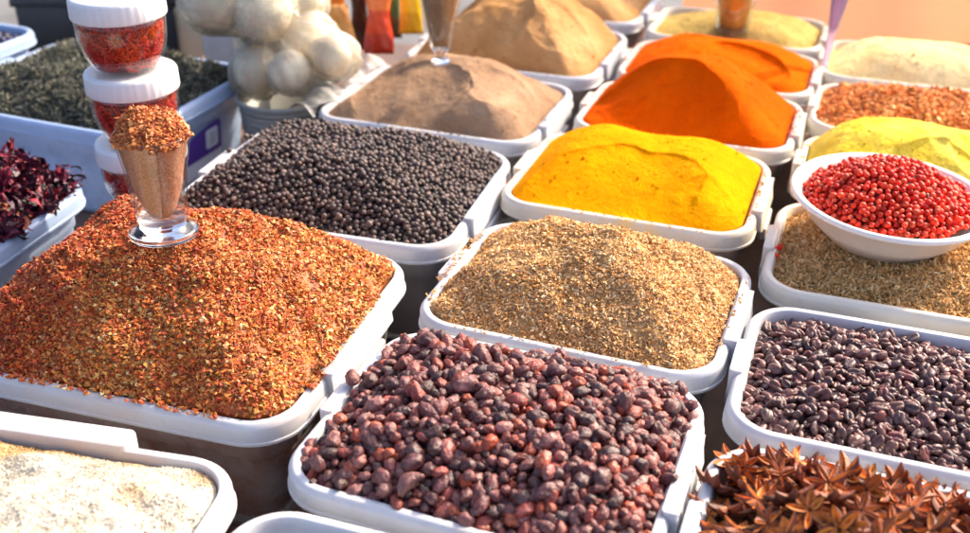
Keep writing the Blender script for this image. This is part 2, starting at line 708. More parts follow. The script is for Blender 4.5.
def heap_mesh(W, D, peak, off=(0, 0), g=None, edge=-.02, noise_amp=.01, nsc=7, K=70, n=22, k=34, r=.06, ridge=None, lump=0.0, bottom=-DEP + .02, dz=0):
    W2, D2 = W - .048, D - .048
    B = rrect(W2, D2, r, n, k)
    N = len(B)
    ss = np.linspace(1, 0, K, endpoint=False)
    off = np.array(off)
    rows = []
    seed = rng.random() * 50
    for s in ss:
        P = B * s + off * (1 - s)
        x, y = P[:, 0], P[:, 1]
        gv = g(s) if g else (1 - s)
        z = edge + peak * gv + noise_amp * fbm(x + seed, y + seed, nsc, 5, .55) * (1 - s ** 10 * .6)
        if lump:
            z = z + lump * fbm(x + seed + 3, y + seed + 8, 3.2, 2) * (1 - s ** 4)
        if ridge:
            z = z + ridge(x, y, s) * (1 - s ** 8)
        rows.append(np.c_[x, y, z])
    V = np.concatenate(rows)
    V = np.vstack([V, [[off[0], off[1], V[-N:, 2].mean()]]])
    F = []
    for i in range(K - 1):
        a = np.arange(N) + i * N
        b = a + N
        F.append(np.c_[a, np.roll(a, -1), np.roll(b, -1), b])
    a = np.arange(N) + (K - 1) * N
    top = [np.concatenate(F), np.c_[a, np.roll(a, -1), np.full(N, len(V) - 1)]]
    # skirt to the floor of the tub
    m0 = len(V)
    lo = rrect(W2 - .095, D2 - .095, r, n, k)
    V = np.vstack([V, np.c_[lo, np.full(N, bottom)], [[0, 0, bottom]]])
    a = np.arange(N)
    sk = np.c_[a, a + m0, np.roll(a, -1) + m0, np.roll(a, -1)]
    cap = np.c_[a + m0, np.full(N, m0 + N), np.roll(a, -1) + m0]
    return V, top, [sk], [cap]


def dome(pw=1.6, top=.12):
    """falls from 1 at the peak to 0 at the rim; conical with a rounded top"""
    def g(s):
        q = math.sqrt(s * s + top * top) - top
        q1 = math.sqrt(1 + top * top) - top
        return 1 - (q / q1) ** pw
    return g


def place(k, z=0.0):
    c, a, W, D, dz = TUBS[k]
    return wp(c[0], c[1], z + dz), a


def heapobj(k, name, label, cat, V, parts, m, col=None, kind='stuff', smooth=True):
    loc, a = place(k)
    o = build(name, V, parts, m, None, col=col, smooth=smooth, loc=loc, rz=a)
    tag(o, label, cat, kind=kind)
    return o


def spill_pts(k, side, n, z=.004, spread=.03, lo=-.5, hi=.5):
    c, a, W, D, dz = TUBS[k]
    t = rng.uniform(max(lo, -.33), min(hi, .33), n)
    e = -.018 + np.abs(rng.normal(0, spread, n)) * rng.choice([-1, 1], n, p=[.7, .3])
    e = -.0115 + rng.uniform(-1, 1, n) * .008
    zz = np.full(n, z)
    if side == 'r':
        return np.c_[W / 2 + e, t * D, zz + np.where(np.abs(t) < .21, .011, 0)]
    if side == 'f':
        return np.c_[t * W, -D / 2 - e, zz]
    if side == 'b':
        return np.c_[t * W, D / 2 + e, zz]
    if side == 'l':
        return np.c_[-W / 2 - e, t * D, zz + np.where(np.abs(t) < .21, .011, 0)]


def shard(n=6, el=1.0, fl=.5):
    out = []
    for i in range(n):
        V, F = ico(1)
        q = V[:12] if False else V
        import itertools
        # octahedron-like chip
        V = np.array([(1, 0, 0), (-1, 0, 0), (0, 1, 0), (0, -1, 0), (0, 0, 1), (0, 0, -1)], float)
        F = np.array([(0, 2, 4), (2, 1, 4), (1, 3, 4), (3, 0, 4), (2, 0, 5), (1, 2, 5), (3, 1, 5), (0, 3, 5)])
        V = V * [el, 1, fl] + rng.normal(0, .28, V.shape) * [el, 1, fl]
        out.append((V, F, None))
    return out


def powder_heap(k, name, label, peak, off, m, **kw):
    c, a, W, D, dz = TUBS[k]
    V, top, sk, cap = heap_mesh(W, D, peak, off, K=110, **kw)
    P, N = samples(V, top, 700)
    f = fbm(P[:, 0] + 9, P[:, 1] + 2, 12, 3)
    P = P[f > .02]
    P = np.vstack([P, spill_pts(k, 'f', 45, z=.001), spill_pts(k, 'r', 45, z=.001), spill_pts(k, 'l', 30, z=.001)])
    G = cloud(shard(5, 1, .8), P, rotmats(len(P)), .0018 * np.exp(rng.normal(0, .4, len(P))), np.ones((len(P), 3)))
    VV, FF, CC = join([(V, [top[0], sk[0], np.vstack([top[1], cap[0]])], np.ones(3)), G])
    return heapobj(k, name, label, 'spice', VV, FF, m, kind=None), (V, top)


def bumpf(cx, cy, sx, sy, h, ang=0):
    ca, sa = math.cos(ang), math.sin(ang)

    def f(x, y, s):
        X = (x - cx) * ca + (y - cy) * sa
        Y = -(x - cx) * sa + (y - cy) * ca
        return h * np.exp(-(X / sx) ** 2 - (Y / sy) ** 2)
    return f


def scoop(cx, cy, r0, d, el=1.0, ang=0):
    ca, sa = math.cos(ang), math.sin(ang)

    def f(x, y, s):
        X = ((x - cx) * ca + (y - cy) * sa) / el
        Y = -(x - cx) * sa + (y - cy) * ca
        q = (X * X + Y * Y) / (r0 * r0) + .25 * fbm(x + cx, y + cy, 14, 3)
        return -d * np.sqrt(np.clip(1 - q, 0, 1))
    return f


def addf(*fs):
    return lambda x, y, s: sum(f(x, y, s) for f in fs)


# --- fine powders
M_turm = powder('turmeric powder', lin('#f09000'), lin('#fca800'), lin('#ffb800'), 6)
M_papr = powder('paprika powder', lin('#e05000'), lin('#ea6200'), lin('#f27404'), 6)
M_papr2 = powder('orange paprika powder', lin('#e85a00'), lin('#f06c00'), None, 8)
M_tan = powder('greyish tan powder', lin('#94745a'), lin('#b08e70'), lin('#c2a284'), 14)
M_ochre = powder('ochre powder', lin('#b88450'), lin('#cc9c68'), lin('#dab080'), 12)
M_green = powder('greenish brown powder', lin('#c0a058'), lin('#d2b068'), None, 12)
M_lemon = powder('lemon yellow powder', lin('#ffd83c'), lin('#ffe668'), None, 12)
M_pale = powder('pale yellow powder', lin('#fcd890'), lin('#ffe4a8'), None, 8)
M_crm = powder('cream powder', lin('#cfc0a4'), lin('#ded6c6'), lin('#e4dfd4'), 18, grain=500, bs=.6, fine=.003)

powder_heap('tur', 'turmeric_powder', 'bright yellow turmeric powder heaped in the yellow dusted tub', .082, (-.0, .05), M_turm, g=dome(1.9, .3), noise_amp=.010, nsc=5,
            ridge=addf(scoop(-.03, -.15, .15, .018, 1.3, .5), bumpf(-.15, .0, .05, .12, .012, -.5), bumpf(.14, -.02, .07, .16, .014, .3), scoop(.17, -.13, .06, .010)), lump=.014, edge=-.004)
powder_heap('pap', 'paprika_powder', 'orange red paprika powder in the nearer of the two paprika heaps', .142, (-.03, .03), M_papr, g=dome(1.5, .2), noise_amp=.008, nsc=5,
            ridge=addf(scoop(-.07, -.13, .14, .042, 1.25, -.25), bumpf(.10, -.02, .04, .14, .012, .5), scoop(.19, -.1, .06, .010, 1, .4)), lump=.010, edge=-.002)
powder_heap('o2', 'paprika_powder', 'orange paprika powder in the farther of the two paprika heaps', .070, (-.05, .05), M_papr2, g=dome(2.0, .25), noise_amp=.010, nsc=5,
            ridge=addf(scoop(.08, -.06, .10, .03, 1.3, -.5)), lump=.02, edge=-.006)
_, tanH = powder_heap('tan', 'tan_powder', 'greyish tan spice powder heaped round the base of the narrow glass', .112, (.0, .03), M_tan, g=dome(1.7, .25), noise_amp=.016, nsc=6, lump=.03, edge=-.012,
            ridge=addf(scoop(-.06, -.10, .12, .022, 1.3, .2), scoop(.17, -.05, .09, .016, 1, .5), scoop(-.2, .02, .06, .012)))
powder_heap('by', 'ochre_powder', 'ochre brown spice powder behind the greyish tan powder', .19, (.0, .0), M_ochre, g=dome(1.6, .25), noise_amp=.020, nsc=8, lump=.03,
            ridge=addf(scoop(-.08, -.08, .13, .03, 1.2, .3), scoop(.16, -.08, .10, .02, 1, .5)))
powder_heap('n', 'ochre_powder', 'golden brown spice powder cut by the top edge', .13, (.0, .0), M_ochre, g=dome(1.3, .2), noise_amp=.014, nsc=6, lump=.03)
powder_heap('byg', 'brown_powder', 'greenish brown spice powder round the tall glass beyond the paprika', .055, (.02, .0), M_green, g=dome(1.8, .2), noise_amp=.014, nsc=6, lump=.03)
powder_heap('ye', 'yellow_powder', 'lemon yellow spice powder behind the white bowl', .105, (-.08, .04), M_lemon, g=dome(1.7, .3), edge=-.002, ridge=addf(scoop(.03, -.10, .10, .025, 1.2, .3), scoop(.12, .0, .08, .02)), noise_amp=.018, nsc=6, lump=.04)
powder_heap('py', 'pale_powder', 'pale yellow spice powder in front of the terracotta wall', .086, (-.03, .02), M_pale, g=dome(2.0, .2), noise_amp=.012, nsc=5, lump=.02)


# --- granular heaps: heap surface with thousands of grains
def palette(n, cols, wts):
    cols = np.array([lin(c) for c in cols])
    w = np.array(wts, float)
    i = rng.choice(len(cols), n, p=w / w.sum())
    j = rng.choice(len(cols), n, p=w / w.sum())
    t = rng.random(n)[:, None] * .35
    c = cols[i] * (1 - t) + cols[j] * t
    return c * (.75 + .5 * rng.random(n))[:, None]


def grain_heap(k, name, label, cat, peak, off, mat, basecol, n, size, variants, cols, wts, tilt=1.2, colf=None, spill=None, flat=None, **kw):
    c, a, W, D, dz = TUBS[k]
    V, top, sk, cap = heap_mesh(W, D, peak, off, **kw)
    P, N = samples(V, top, n)
    # clumps of grains standing a little proud
    hh = fbm(P[:, 0] + 3, P[:, 1] + 5, 26, 3)
    P = P + N * (rng.normal(0, size * .45, n) + hh * size * 1.8)[:, None]
    if spill is not None:
        P = np.vstack([P, spill])
    m = len(P)
    R = rotmats(m, tilt)
    sc = size * np.clip(np.exp(rng.normal(0, .32, m)), .4, 1.7) * .62
    C = palette(m, cols, wts)
    if colf is not None:
        C = colf(P, C)
    G = cloud(variants, P, R, sc, C)
    bc_ = np.tile(lin(basecol), (len(V), 1)) * (1 + .5 * fbm(V[:, 0] + 1, V[:, 1] + 6, 60, 3))[:, None]
    if colf is not None:
        bc_ = colf(V, bc_)
    base = (V, [top[0], sk[0], np.vstack([top[1], cap[0]])], bc_)
    VV, FF, CC = join([base, G])
    return heapobj(k, name, label, cat, VV, FF, mat, col=CC, smooth=False), (V, top)


def chili_light_col(P, C):
    # shaded left front darker red, sunny right golden: light put into flake colour
    f = np.clip((P[:, 0] * 1.6 - P[:, 1] * .2 + .36 + fbm(P[:, 0], P[:, 1], 6, 3) * .9), 0, 1)[:, None]
    red = C * np.array([.86, .60, .50])
    gold = C * np.array([1.1, 1.32, 1.2])
    return red * (1 - f) + gold * f


CH_COLS = ['#a83c18', '#bc5824', '#b86e30', '#c98e4c', '#8a3014', '#d8b482', '#5c3016', '#c47428']
CH_W = [3, 4, 4, 3, 2, 1.1, 1, 1.5]
chH, (chV, chT) = grain_heap('chi', 'chili_flakes', 'orange red chili flakes with golden seeds heaped high round a small glass', 'spice', .165, (-.045, .02), M_chili, '#9a4a1c', 105000, .0050,
                    shard(10, 1.15, .6), CH_COLS, CH_W, colf=chili_light_col, K=80, g=dome(1.45, .22), noise_amp=.022, nsc=11, lump=.02, edge=.0,
                    spill=np.vstack([spill_pts('chi', 'r', 420, lo=-.3, hi=.2), spill_pts('chi', 'f', 200), spill_pts('chi', 'l', 1500)]),
                    ridge=addf(bumpf(-.15, .06, .05, .05, .014), bumpf(.02, -.12, .10, .10, -.01), bumpf(.17, .02, .07, .12, .010, .4)))
CO_COLS = ['#dcb07a', '#d09a5c', '#ecd0a0', '#b88044', '#c89454', '#8a5e32', '#e4be84']
corH, (coV, coT) = grain_heap('cor', 'coriander_grounds', 'coarse light brown ground coriander heaped in the centre tub', 'spice', .122, (.0, .01), M_grain, '#b08a5a', 74000, .0043,
                    shard(8, 1.15, .6), CO_COLS, [4, 4, 3, 3, 3, 1, 2], K=80, g=dome(1.35, .25), noise_amp=.020, nsc=10, lump=.02, edge=-.010,
                    spill=np.vstack([spill_pts('cor', 'l', 90), spill_pts('cor', 'f', 40), spill_pts('cor', 'r', 30)]),
                    ridge=addf(bumpf(-.07, -.07, .05, .10, -.018, -.4), bumpf(-.13, .02, .04, .12, .010, -.5)))


def seeds(n=5, el=2.6):
    out = []
    for i in range(n):
        V, F = ico(1)
        V[:, 2] += .25 * V[:, 0] ** 2
        V = V * [el, .75, .75]
        V[:, 1] += rng.normal(0, .1) * V[:, 0]
        out.append((V, F, None))
    return out


cuH, (cuV, cuT) = grain_heap('cum', 'cumin_seeds', 'greenish brown cumin seeds under and around the white bowl', 'spice', .035, (.0, .0), M_grain, '#8a6a3c', 20000, .0042,
                    seeds(), ['#cca068', '#b4864c', '#e0c08c', '#946a38', '#d4a464'], [4, 4, 2, 2, 2], tilt=1.57, K=50, g=dome(2, .3), noise_amp=.012, nsc=8, edge=-.022)
ocH, _ = grain_heap('oc', 'brown_flakes', 'orange brown coarse spice flakes behind the lemon yellow powder', 'spice', .055, (-.06, .02), M_grain, '#8a4a20', 15000, .0085,
                    shard(6, 1.1, .6), ['#dc8444', '#eca058', '#c46c34', '#f4bc7c', '#d48c48'], [4, 3, 2, 2, 3], K=50, g=dome(1.7, .2), noise_amp=.012, nsc=6, lump=.02, edge=-.015)


def tea_variants(n=6):
    out = []
    for i in range(n):
        t = np.linspace(-1, 1, 6)
        ph = rng.random() * 6
        V = []
        for q in t:
            w = .32 * (1 - abs(q) ** 3 * .7)
            a = q * 2 + ph
            cy, cz = .35 * math.sin(q * 2 + ph), .35 * math.cos(q * 2.3 + ph)
            for kk in range(4):
                b = a + kk * math.pi / 2
                V.append((q * 2.2, cy + w * math.cos(b), cz + w * math.sin(b) * .6))
        V = np.array(V)
        F = []
        for s in range(5):
            for kk in range(4):
                F.append((s * 4 + kk, s * 4 + (kk + 1) % 4, s * 4 + 4 + (kk + 1) % 4, s * 4 + 4 + kk))
        out.append((V, np.array(F), None))
    return out


teH, _ = grain_heap('tea', 'tea_leaves', 'dark grey green twisted tea leaves heaped in the light blue tub', 'tea', .095, (.02, .0), M_tea, '#1c1c16', 17000, .0088,
                    tea_variants(), ['#55554a', '#74745e', '#38382e', '#98967c', '#625a46', '#a8a286'], [4, 3, 3, 1.4, 2, .6], tilt=1.57, K=50, g=dome(2.0, .3), noise_amp=.02, nsc=7, lump=.02, edge=-.03)


def petals(n=8):
    out = []
    for i in range(n):
        L = 6
        bend = rng.uniform(1.5, 4)
        tw = rng.uniform(-1.5, 1.5)
        V = []
        ang = 0
        x = z = 0
        for s in range(L):
            w = .24 * math.sin(math.pi * (s + .7) / (L + .6)) + .03
            a = tw * s / L
            for e in (-1, 0, 1):
                V.append((x + rng.normal(0, .05), e * w * math.cos(a) + rng.normal(0, .05), z + e * w * math.sin(a) + (.13 if e else 0)))
            ang += bend / L
            x += math.cos(ang) * .4
            z += math.sin(ang) * .4
        F = []
        for s in range(L - 1):
            for e in range(2):
                F.append((s * 3 + e, s * 3 + e + 1, s * 3 + 4 + e, s * 3 + 3 + e))
        V = np.array(V) - np.mean(V, 0)
        out.append((V, np.array(F), None))
    return out


hbH, _ = grain_heap('hib', 'hibiscus_petals', 'crumpled purple red dried hibiscus petals heaped at the left edge', 'dried petals', .125, (.06, .0), M_petal, '#1a0a10', 6500, .032,
                    petals(), ['#662038', '#401628', '#8a2438', '#4c1c34', '#a8343c', '#c07048', '#2c1020'], [4, 4, 3, 3, 1.5, .35, 3], tilt=2.2, K=40, g=dome(1.4, .3), noise_amp=.03, nsc=6, lump=.03, edge=-.02)


def salt_col(P, C):
    f = np.clip((P[:, 1] - .135) * 11 + fbm(P[:, 0] + 2, P[:, 1], 9, 4) * 1.6, 0, 1)[:, None]
    return C * (1 - f) + C * np.array([.82, .58, .34]) * f


slH, _ = grain_heap('salt', 'cream_powder', 'cream white lumpy powder with tan crumbs along its far side', 'spice', .075, (.0, -.04), M_grain, '#c0b6a4', 42000, .0020,
                    shard(6, 1.05, .9), ['#c8bfae', '#c2b8a6', '#cec6b6', '#bcb09a'], [4, 3, 3, 1], colf=salt_col, K=60, g=dome(1.8, .3), noise_amp=.022, nsc=13, lump=.02, edge=-.012)


# ------------------------------------------------------------------ countable pieces
def sphere_variants(n, sub, el=(1, 1.4), wr=.10, freq=2.2, groove=0.0, cols=('#803020',), wts=(1,), flat=(.85, 1), crease=0):
    out = []
    for i in range(n):
        V, F = ico(sub)
        e = rng.uniform(*el)
        sd = rng.random(3) * 30
        w = 1 + wr * (fbm(V[:, 0] + sd[0] + V[:, 2] * 1.3, V[:, 1] + sd[1] + V[:, 2], freq, 3, .6) * 2)
        # long wrinkles running pole to pole
        th = np.arctan2(V[:, 1], V[:, 2])
        w = w + (wr * .3 + .022) * np.sin(th * rng.integers(5, 9) + sd[2] + 2 * V[:, 0]) * (1 - V[:, 0] ** 2)
        if crease:
            q = fbm(th * 1.3 + sd[0] + 1.2 * V[:, 0], V[:, 0] * .8 + sd[1], 1.9, 2)
            w = w - crease * np.exp(-(q / .06) ** 2) * 1.4
        if groove:
            w = w - groove * np.exp(-((V[:, 1] + .15 * np.sin(3 * V[:, 0] + sd[0])) / .24) ** 2) * (V[:, 2] > -.2) * np.clip(V[:, 2] + .2, 0, 1)
        V = V * w[:, None] * [e, 1, rng.uniform(*flat)]
        V[:, 2] += rng.uniform(0, .22) * V[:, 0] ** 2
        c = palette(1, list(cols), list(wts))[0]
        cc = np.tile(c, (len(V), 1)) * np.clip(1 + .7 * fbm(V[:, 0] + sd[1], V[:, 1] + sd[2] + V[:, 2], 1.5, 3), .55, 1.5)[:, None]
        out.append((V, F, cc))
    return out


def camkey(P, k):
    """distance of each piece from the camera, and whether it is inside the picture"""
    c, a, W, D, dz = TUBS[k]
    x = c[0] + P[:, 0] * math.cos(a) - P[:, 1] * math.sin(a)
    y = c[1] + P[:, 0] * math.sin(a) + P[:, 1] * math.cos(a)
    z = P[:, 2] - 1
    d = y * math.cos(PITCH) - z * math.sin(PITCH)
    px = 485 + FPX * x / d
    py = 266.5 - FPX * (y * math.sin(PITCH) + z * math.cos(PITCH)) / d
    inside = (px > -8) & (px < 978) & (py > -8) & (py < 541)
    return np.where(inside, d, d + 100)


def pieces(k, name, label, cat, group, rest_label, mat, variants, size, peak, off, dmin, basecol, limit=300, jit=.3, layers=2, tilt=3.14, spill=None, extra_w=None, rest_name=None, sizevar=.14, localpose=None, lift=.2, **kw):
    c, a, W, D, dz = TUBS[k]
    V, top, sk, cap = heap_mesh(W, D, peak, off, K=40, n=12, k=14, **kw)
    # keep the filling body a little below the pieces
    allP = []
    for L in range(layers):
        P, N = samples(V, top, 9000 if dmin < .02 else 5000)
        P = P + N * (size * lift - L * size * 1.1) + N * rng.normal(0, size * jit, len(P))[:, None]
        allP.append(P)
    P = np.vstack(allP)
    kp = darts(P, dmin)
    P = P[kp]
    if spill is not None:
        P = np.vstack([P, spill])
    n = len(P)
    R = rotmats(n, tilt)
    sc = size * np.clip(np.exp(rng.normal(0, sizevar, n)), .6, 1.45)
    d = camkey(P, k)
    nsurf = (kp < 9000) if dmin < .02 else (kp < 5000)
    nsurf = np.concatenate([nsurf, np.ones(n - len(nsurf), bool)])
    order = np.argsort(d + np.where(nsurf, 0, 50))
    near = order[:limit]
    near = near[d[near] < 50]
    rest = np.setdiff1d(order, near)
    # body of the heap
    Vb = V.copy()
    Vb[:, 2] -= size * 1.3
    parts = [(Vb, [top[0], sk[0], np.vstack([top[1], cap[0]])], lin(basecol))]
    parts.append(cloud([(v[0], v[1], v[2]) for v in variants], P[rest], R[rest], sc[rest]))
    VV, FF, CC = join(parts)
    heapobj(k, rest_name or name + '_mass', rest_label, cat, VV, FF, mat, col=CC, kind='stuff')
    # individual pieces share the variant meshes
    loc, ang = place(k)
    protos = []
    for v in variants:
        o = build(name, v[0] * size, [v[1]], mat, None, col=v[2])
        protos.append(o)
    used = set()
    Rz = np.array([[math.cos(ang), -math.sin(ang), 0], [math.sin(ang), math.cos(ang), 0], [0, 0, 1]])
    first = []
    for i in near:
        j = int(rng.integers(len(protos)))
        o = protos[j] if j not in used else protos[j].copy()
        if j in used:
            COL.objects.link(o)
        used.add(j)
        w = Rz @ P[i] * S
        o.location = loc + Vector(w)
        o.rotation_euler = Matrix((Rz @ R[i]).tolist()).to_euler()
        s = float(sc[i] / size)
        o.scale = (s, s, s)
        tag(o, label, cat, group)
    for j, o in enumerate(protos):
        if j not in used:
            bpy.data.objects.remove(o)
    return P, n


BER = ['#682c28', '#843024', '#74403a', '#96401f', '#542826', '#c44a1c', '#d87024', '#8a5850', '#3e201c']
bv = sphere_variants(34, 3, (1.0, 1.9), .13, 2.8, crease=.09, cols=BER, wts=[4, 4, 4, 2.5, 4, .9, .35, 2.5, 4])
pieces('ber', 'dried_berry', 'wrinkled dried berry, dark red to orange, in the front part of the big berry heap', 'dried berry', 'dried berries in the front middle tub',
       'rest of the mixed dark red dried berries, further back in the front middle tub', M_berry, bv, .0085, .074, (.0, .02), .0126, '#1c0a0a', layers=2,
       g=dome(1.9, .3), noise_amp=.016, nsc=7, lump=.02, edge=-.012, tilt=3.14, sizevar=.26, jit=.6, spill=np.array([[.02, .222, .008], [-.23, .1, .012], [-.262, .02, .018]]))

CUR = ['#5a3c38', '#6c4640', '#4a3432', '#785048', '#604644']
cv = sphere_variants(22, 3, (1.15, 1.5), .06, 1.6, groove=.62, cols=CUR + ['#7c1c1c'], wts=[4, 4, 4, 3, 3, .35], flat=(.62, .8))
pieces('cur', 'dried_currant', 'small glossy blackish creased dried fruit near the star anise tub', 'dried fruit', 'dried dark fruit in the right hand tub',
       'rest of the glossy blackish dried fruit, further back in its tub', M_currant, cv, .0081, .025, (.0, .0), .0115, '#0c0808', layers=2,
       g=dome(2, .3), noise_amp=.014, nsc=7, lump=.015, edge=-.026, tilt=1.3, sizevar=.14, jit=.4)

PEP = ['#55443e', '#6a544a', '#40342f', '#7c6656', '#5a4a48', '#8a7262']
pv = sphere_variants(16, 2, (1.0, 1.15), .10, 2.8, cols=PEP + ['#6c2a1c'], wts=[4, 4, 4, 2.4, 3, 1, .12], flat=(.95, 1))
pieces('pep', 'peppercorn', 'round black peppercorn near the front edge of the peppercorn heap', 'peppercorn', 'black peppercorns heaped in the large tub',
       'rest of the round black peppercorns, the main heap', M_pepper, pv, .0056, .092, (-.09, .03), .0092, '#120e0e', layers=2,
       g=dome(1.8, .3), noise_amp=.012, nsc=6, lump=.02, edge=-.004, tilt=3.14, sizevar=.13, jit=.45,
       spill=np.array([[-.3, .1, .03], [-.32, .05, .012], [-.31, .14, .012]]))

bb = sphere_variants(8, 2, (1.0, 1.3), .08, 2.0, cols=['#1c1c30', '#2a2a48', '#16161c'], wts=[2, 2, 2])
for kk, lab, nm in (('far', 'small dark blue dried fruit in the pale blue tub at the far left', 'blue_dried_fruit'),
                    ('bot', 'blackish dried fruit low in the tub cut by the bottom edge', 'black_dried_fruit')):
    c, a, W, D, dz = TUBS[kk]
    ed = -.03 if kk == 'far' else -.085
    V, top, sk, cap = heap_mesh(W, D, .03, (0, 0), g=dome(2, .3), edge=ed, K=30, n=8, k=10)
    P, N = samples(V, top, 2500)
    P = P[darts(P, .02)]
    G = cloud(bb, P, rotmats(len(P)), np.full(len(P), .012))
    VV, FF, CC = join([(V, [top[0], sk[0], np.vstack([top[1], cap[0]])], lin('#101018')), G])
    heapobj(kk, nm, lab, 'dried fruit', VV, FF, M_currant, col=CC)


# --- star anise
def anise(np_=8, opened=.6):
    parts = []
    for q in range(np_):
        L = rng.uniform(.82, 1.12)
        a = 2 * math.pi * q / np_ + rng.normal(0, .06)
        n = 8
        w0 = rng.uniform(.21, .27)
        op = opened * rng.uniform(.35, 1.25)
        V = []
        C = []
        outc = palette(1, ['#6e3a24', '#84462c', '#54291a', '#96583a'], [3, 3, 2, 1])[0]
        inc = palette(1, ['#dc7c2a', '#c46822', '#e89438'], [2, 2, 1])[0]
        for s in range(n):
            t = s / (n - 1)
            x = .08 + t * L * .94
            w = w0 * (math.sin(math.pi * min(t * .95 + .12, 1)) ** .55) + .012
            zt = .10 + .11 * t ** 3
            h = .26 * math.sin(math.pi * min(t * .8 + .2, 1)) ** .8 + .02
            ow = w * op
            # section: keel, side L, lip L, inner L, inner keel, inner R, lip R, side R
            sec = [(0, zt - h - .02), (w * .9, zt - h * .55), (ow + .02, zt), (ow * .8 - .0, zt - .02), (0, zt - h * .55), (-ow * .8, zt - .02), (-ow - .02, zt), (-w * .9, zt - h * .55)]
            for kx, (yy, zz) in enumerate(sec):
                V.append((x, yy, zz))
                C.append(inc if kx in (3, 4, 5) else (outc * (1.25 if kx in (2, 6) else 1)))
        F = []
        for s in range(n - 1):
            for e in range(8):
                F.append((s * 8 + e, s * 8 + 8 + e, s * 8 + 8 + (e + 1) % 8, s * 8 + (e + 1) % 8))
        V = np.array(V)
        tipf = [[(n - 1) * 8 + i for i in (0, 1, 2, 3)], [(n - 1) * 8 + i for i in (0, 3, 4, 5)], [(n - 1) * 8 + i for i in (0, 5, 6, 7)]]
        F = np.array(F + tipf)
        C = np.array(C)
        # seed
        if rng.random() < .6:
            sv, sf = ico(1)
            sv = sv * [.15, .07, .09] + [.42 * L, 0, zt - .20]
            k0 = len(V)
            V = np.vstack([V, sv])
            C = np.vstack([C, np.tile(lin('#8a4a1a'), (len(sv), 1))])
            parts_f = [F, sf + k0]
        else:
            parts_f = [F]
        up = rng.uniform(-.1, .22)
        cu, su = math.cos(up), math.sin(up)
        V = V @ np.array([[cu, 0, su], [0, 1, 0], [-su, 0, cu]])
        ca, sa = math.cos(a), math.sin(a)
        V = V @ np.array([[ca, sa, 0], [-sa, ca, 0], [0, 0, 1]])
        parts.append((V, parts_f, C))
    cv_, cf_ = ico(1)
    parts.append((cv_ * [.1, .1, .13], [cf_], np.tile(lin('#5a2c16'), (len(cv_), 1))))
    return join(parts)


loc, ang = place('an')
c, a, W, D, dz = TUBS['an']
V, top, sk, cap = heap_mesh(W, D, .062, (-.08, .02), g=dome(1.8, .3), edge=-.031, noise_amp=.02, nsc=6, lump=.03, K=30, n=8, k=10)
pr = [anise(8 if i % 4 else 7, .22 + .07 * i) for i in range(9)]
Ps = []
for L in range(3):
    P, N = samples(V, top, 2500)
    P = P + N * (.020 - L * .024)
    Ps.append(P[darts(P, .034)])
R3 = [rotmats(len(p), (1.15, 1.4, 1.5)[i]) for i, p in enumerate(Ps)]
# body + lowest layers as one mass
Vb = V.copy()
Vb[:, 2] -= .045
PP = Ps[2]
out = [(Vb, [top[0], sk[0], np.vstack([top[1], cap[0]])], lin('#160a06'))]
idx = rng.integers(0, len(pr), len(PP))
for q, (p, Rm) in enumerate(zip(PP, R3[2])):
    v, f, cc = pr[idx[q]]
    out.append(((Rm @ (v * .030).T).T + p, f, cc))
VV, FF, CC = join(out)
heapobj('an', 'star_anise_mass', 'deeper layers of brown star anise filling the tub under the top stars', 'star anise', VV, FF, M_anise, col=CC, smooth=False)
Rz = np.array([[math.cos(ang), -math.sin(ang), 0], [math.sin(ang), math.cos(ang), 0], [0, 0, 1]])
protos = []
for v, f, cc in pr:
    protos.append(build('star_anise', v * .031, f, M_anise, None, col=cc, smooth=True, sharp=48))
used = set()
Pt = np.vstack(Ps[:2])
Rt = np.vstack(R3[:2])
vis = camkey(Pt, 'an') < 50
for p, Rm in list(zip(Pt[vis], Rt[vis]))[:298]:
    j = int(rng.integers(len(protos)))
    o = protos[j] if j not in used else protos[j].copy()
    if j in used:
        COL.objects.link(o)
    used.add(j)
    o.location = loc + Vector(Rz @ p * S)
    o.rotation_euler = Matrix((Rz @ Rm).tolist()).to_euler()
    o.scale = (float(rng.uniform(.8, 1.2)),) * 3
    tag(o, 'brown eight pointed star anise pod lying among others in the bottom right tub', 'star anise', 'star anise pods in the bottom right tub')
for j, o in enumerate(protos):
    if j not in used:
        bpy.data.objects.remove(o)

# ------------------------------------------------------------------ bowl with pink peppercorns
M_bowl = simple('white bowl plastic', lin('#ece6dc'), .28, 0, 12, .05, .03)
bc = np.array([.79, 1.905])
bz = .018
root = empty('bowl', wp(bc[0], bc[1], bz), 0)
root.rotation_euler = (math.radians(2), math.radians(1.5), 0)
tag(root, 'shallow white bowl of red pink peppercorns standing on the cumin', 'bowl')
V, F = lathe([(0, .002), (.085, .002), (.10, .004), (.145, .04), (.168, .074), (.176, .088), (.184, .092), (.190, .090), (.192, .084), (.188, .080), (.178, .076), (.150, .036), (.108, -.004), (.088, -.008), (0, -.008)], 96)
build('bowl_body', V, F, M_bowl, root)
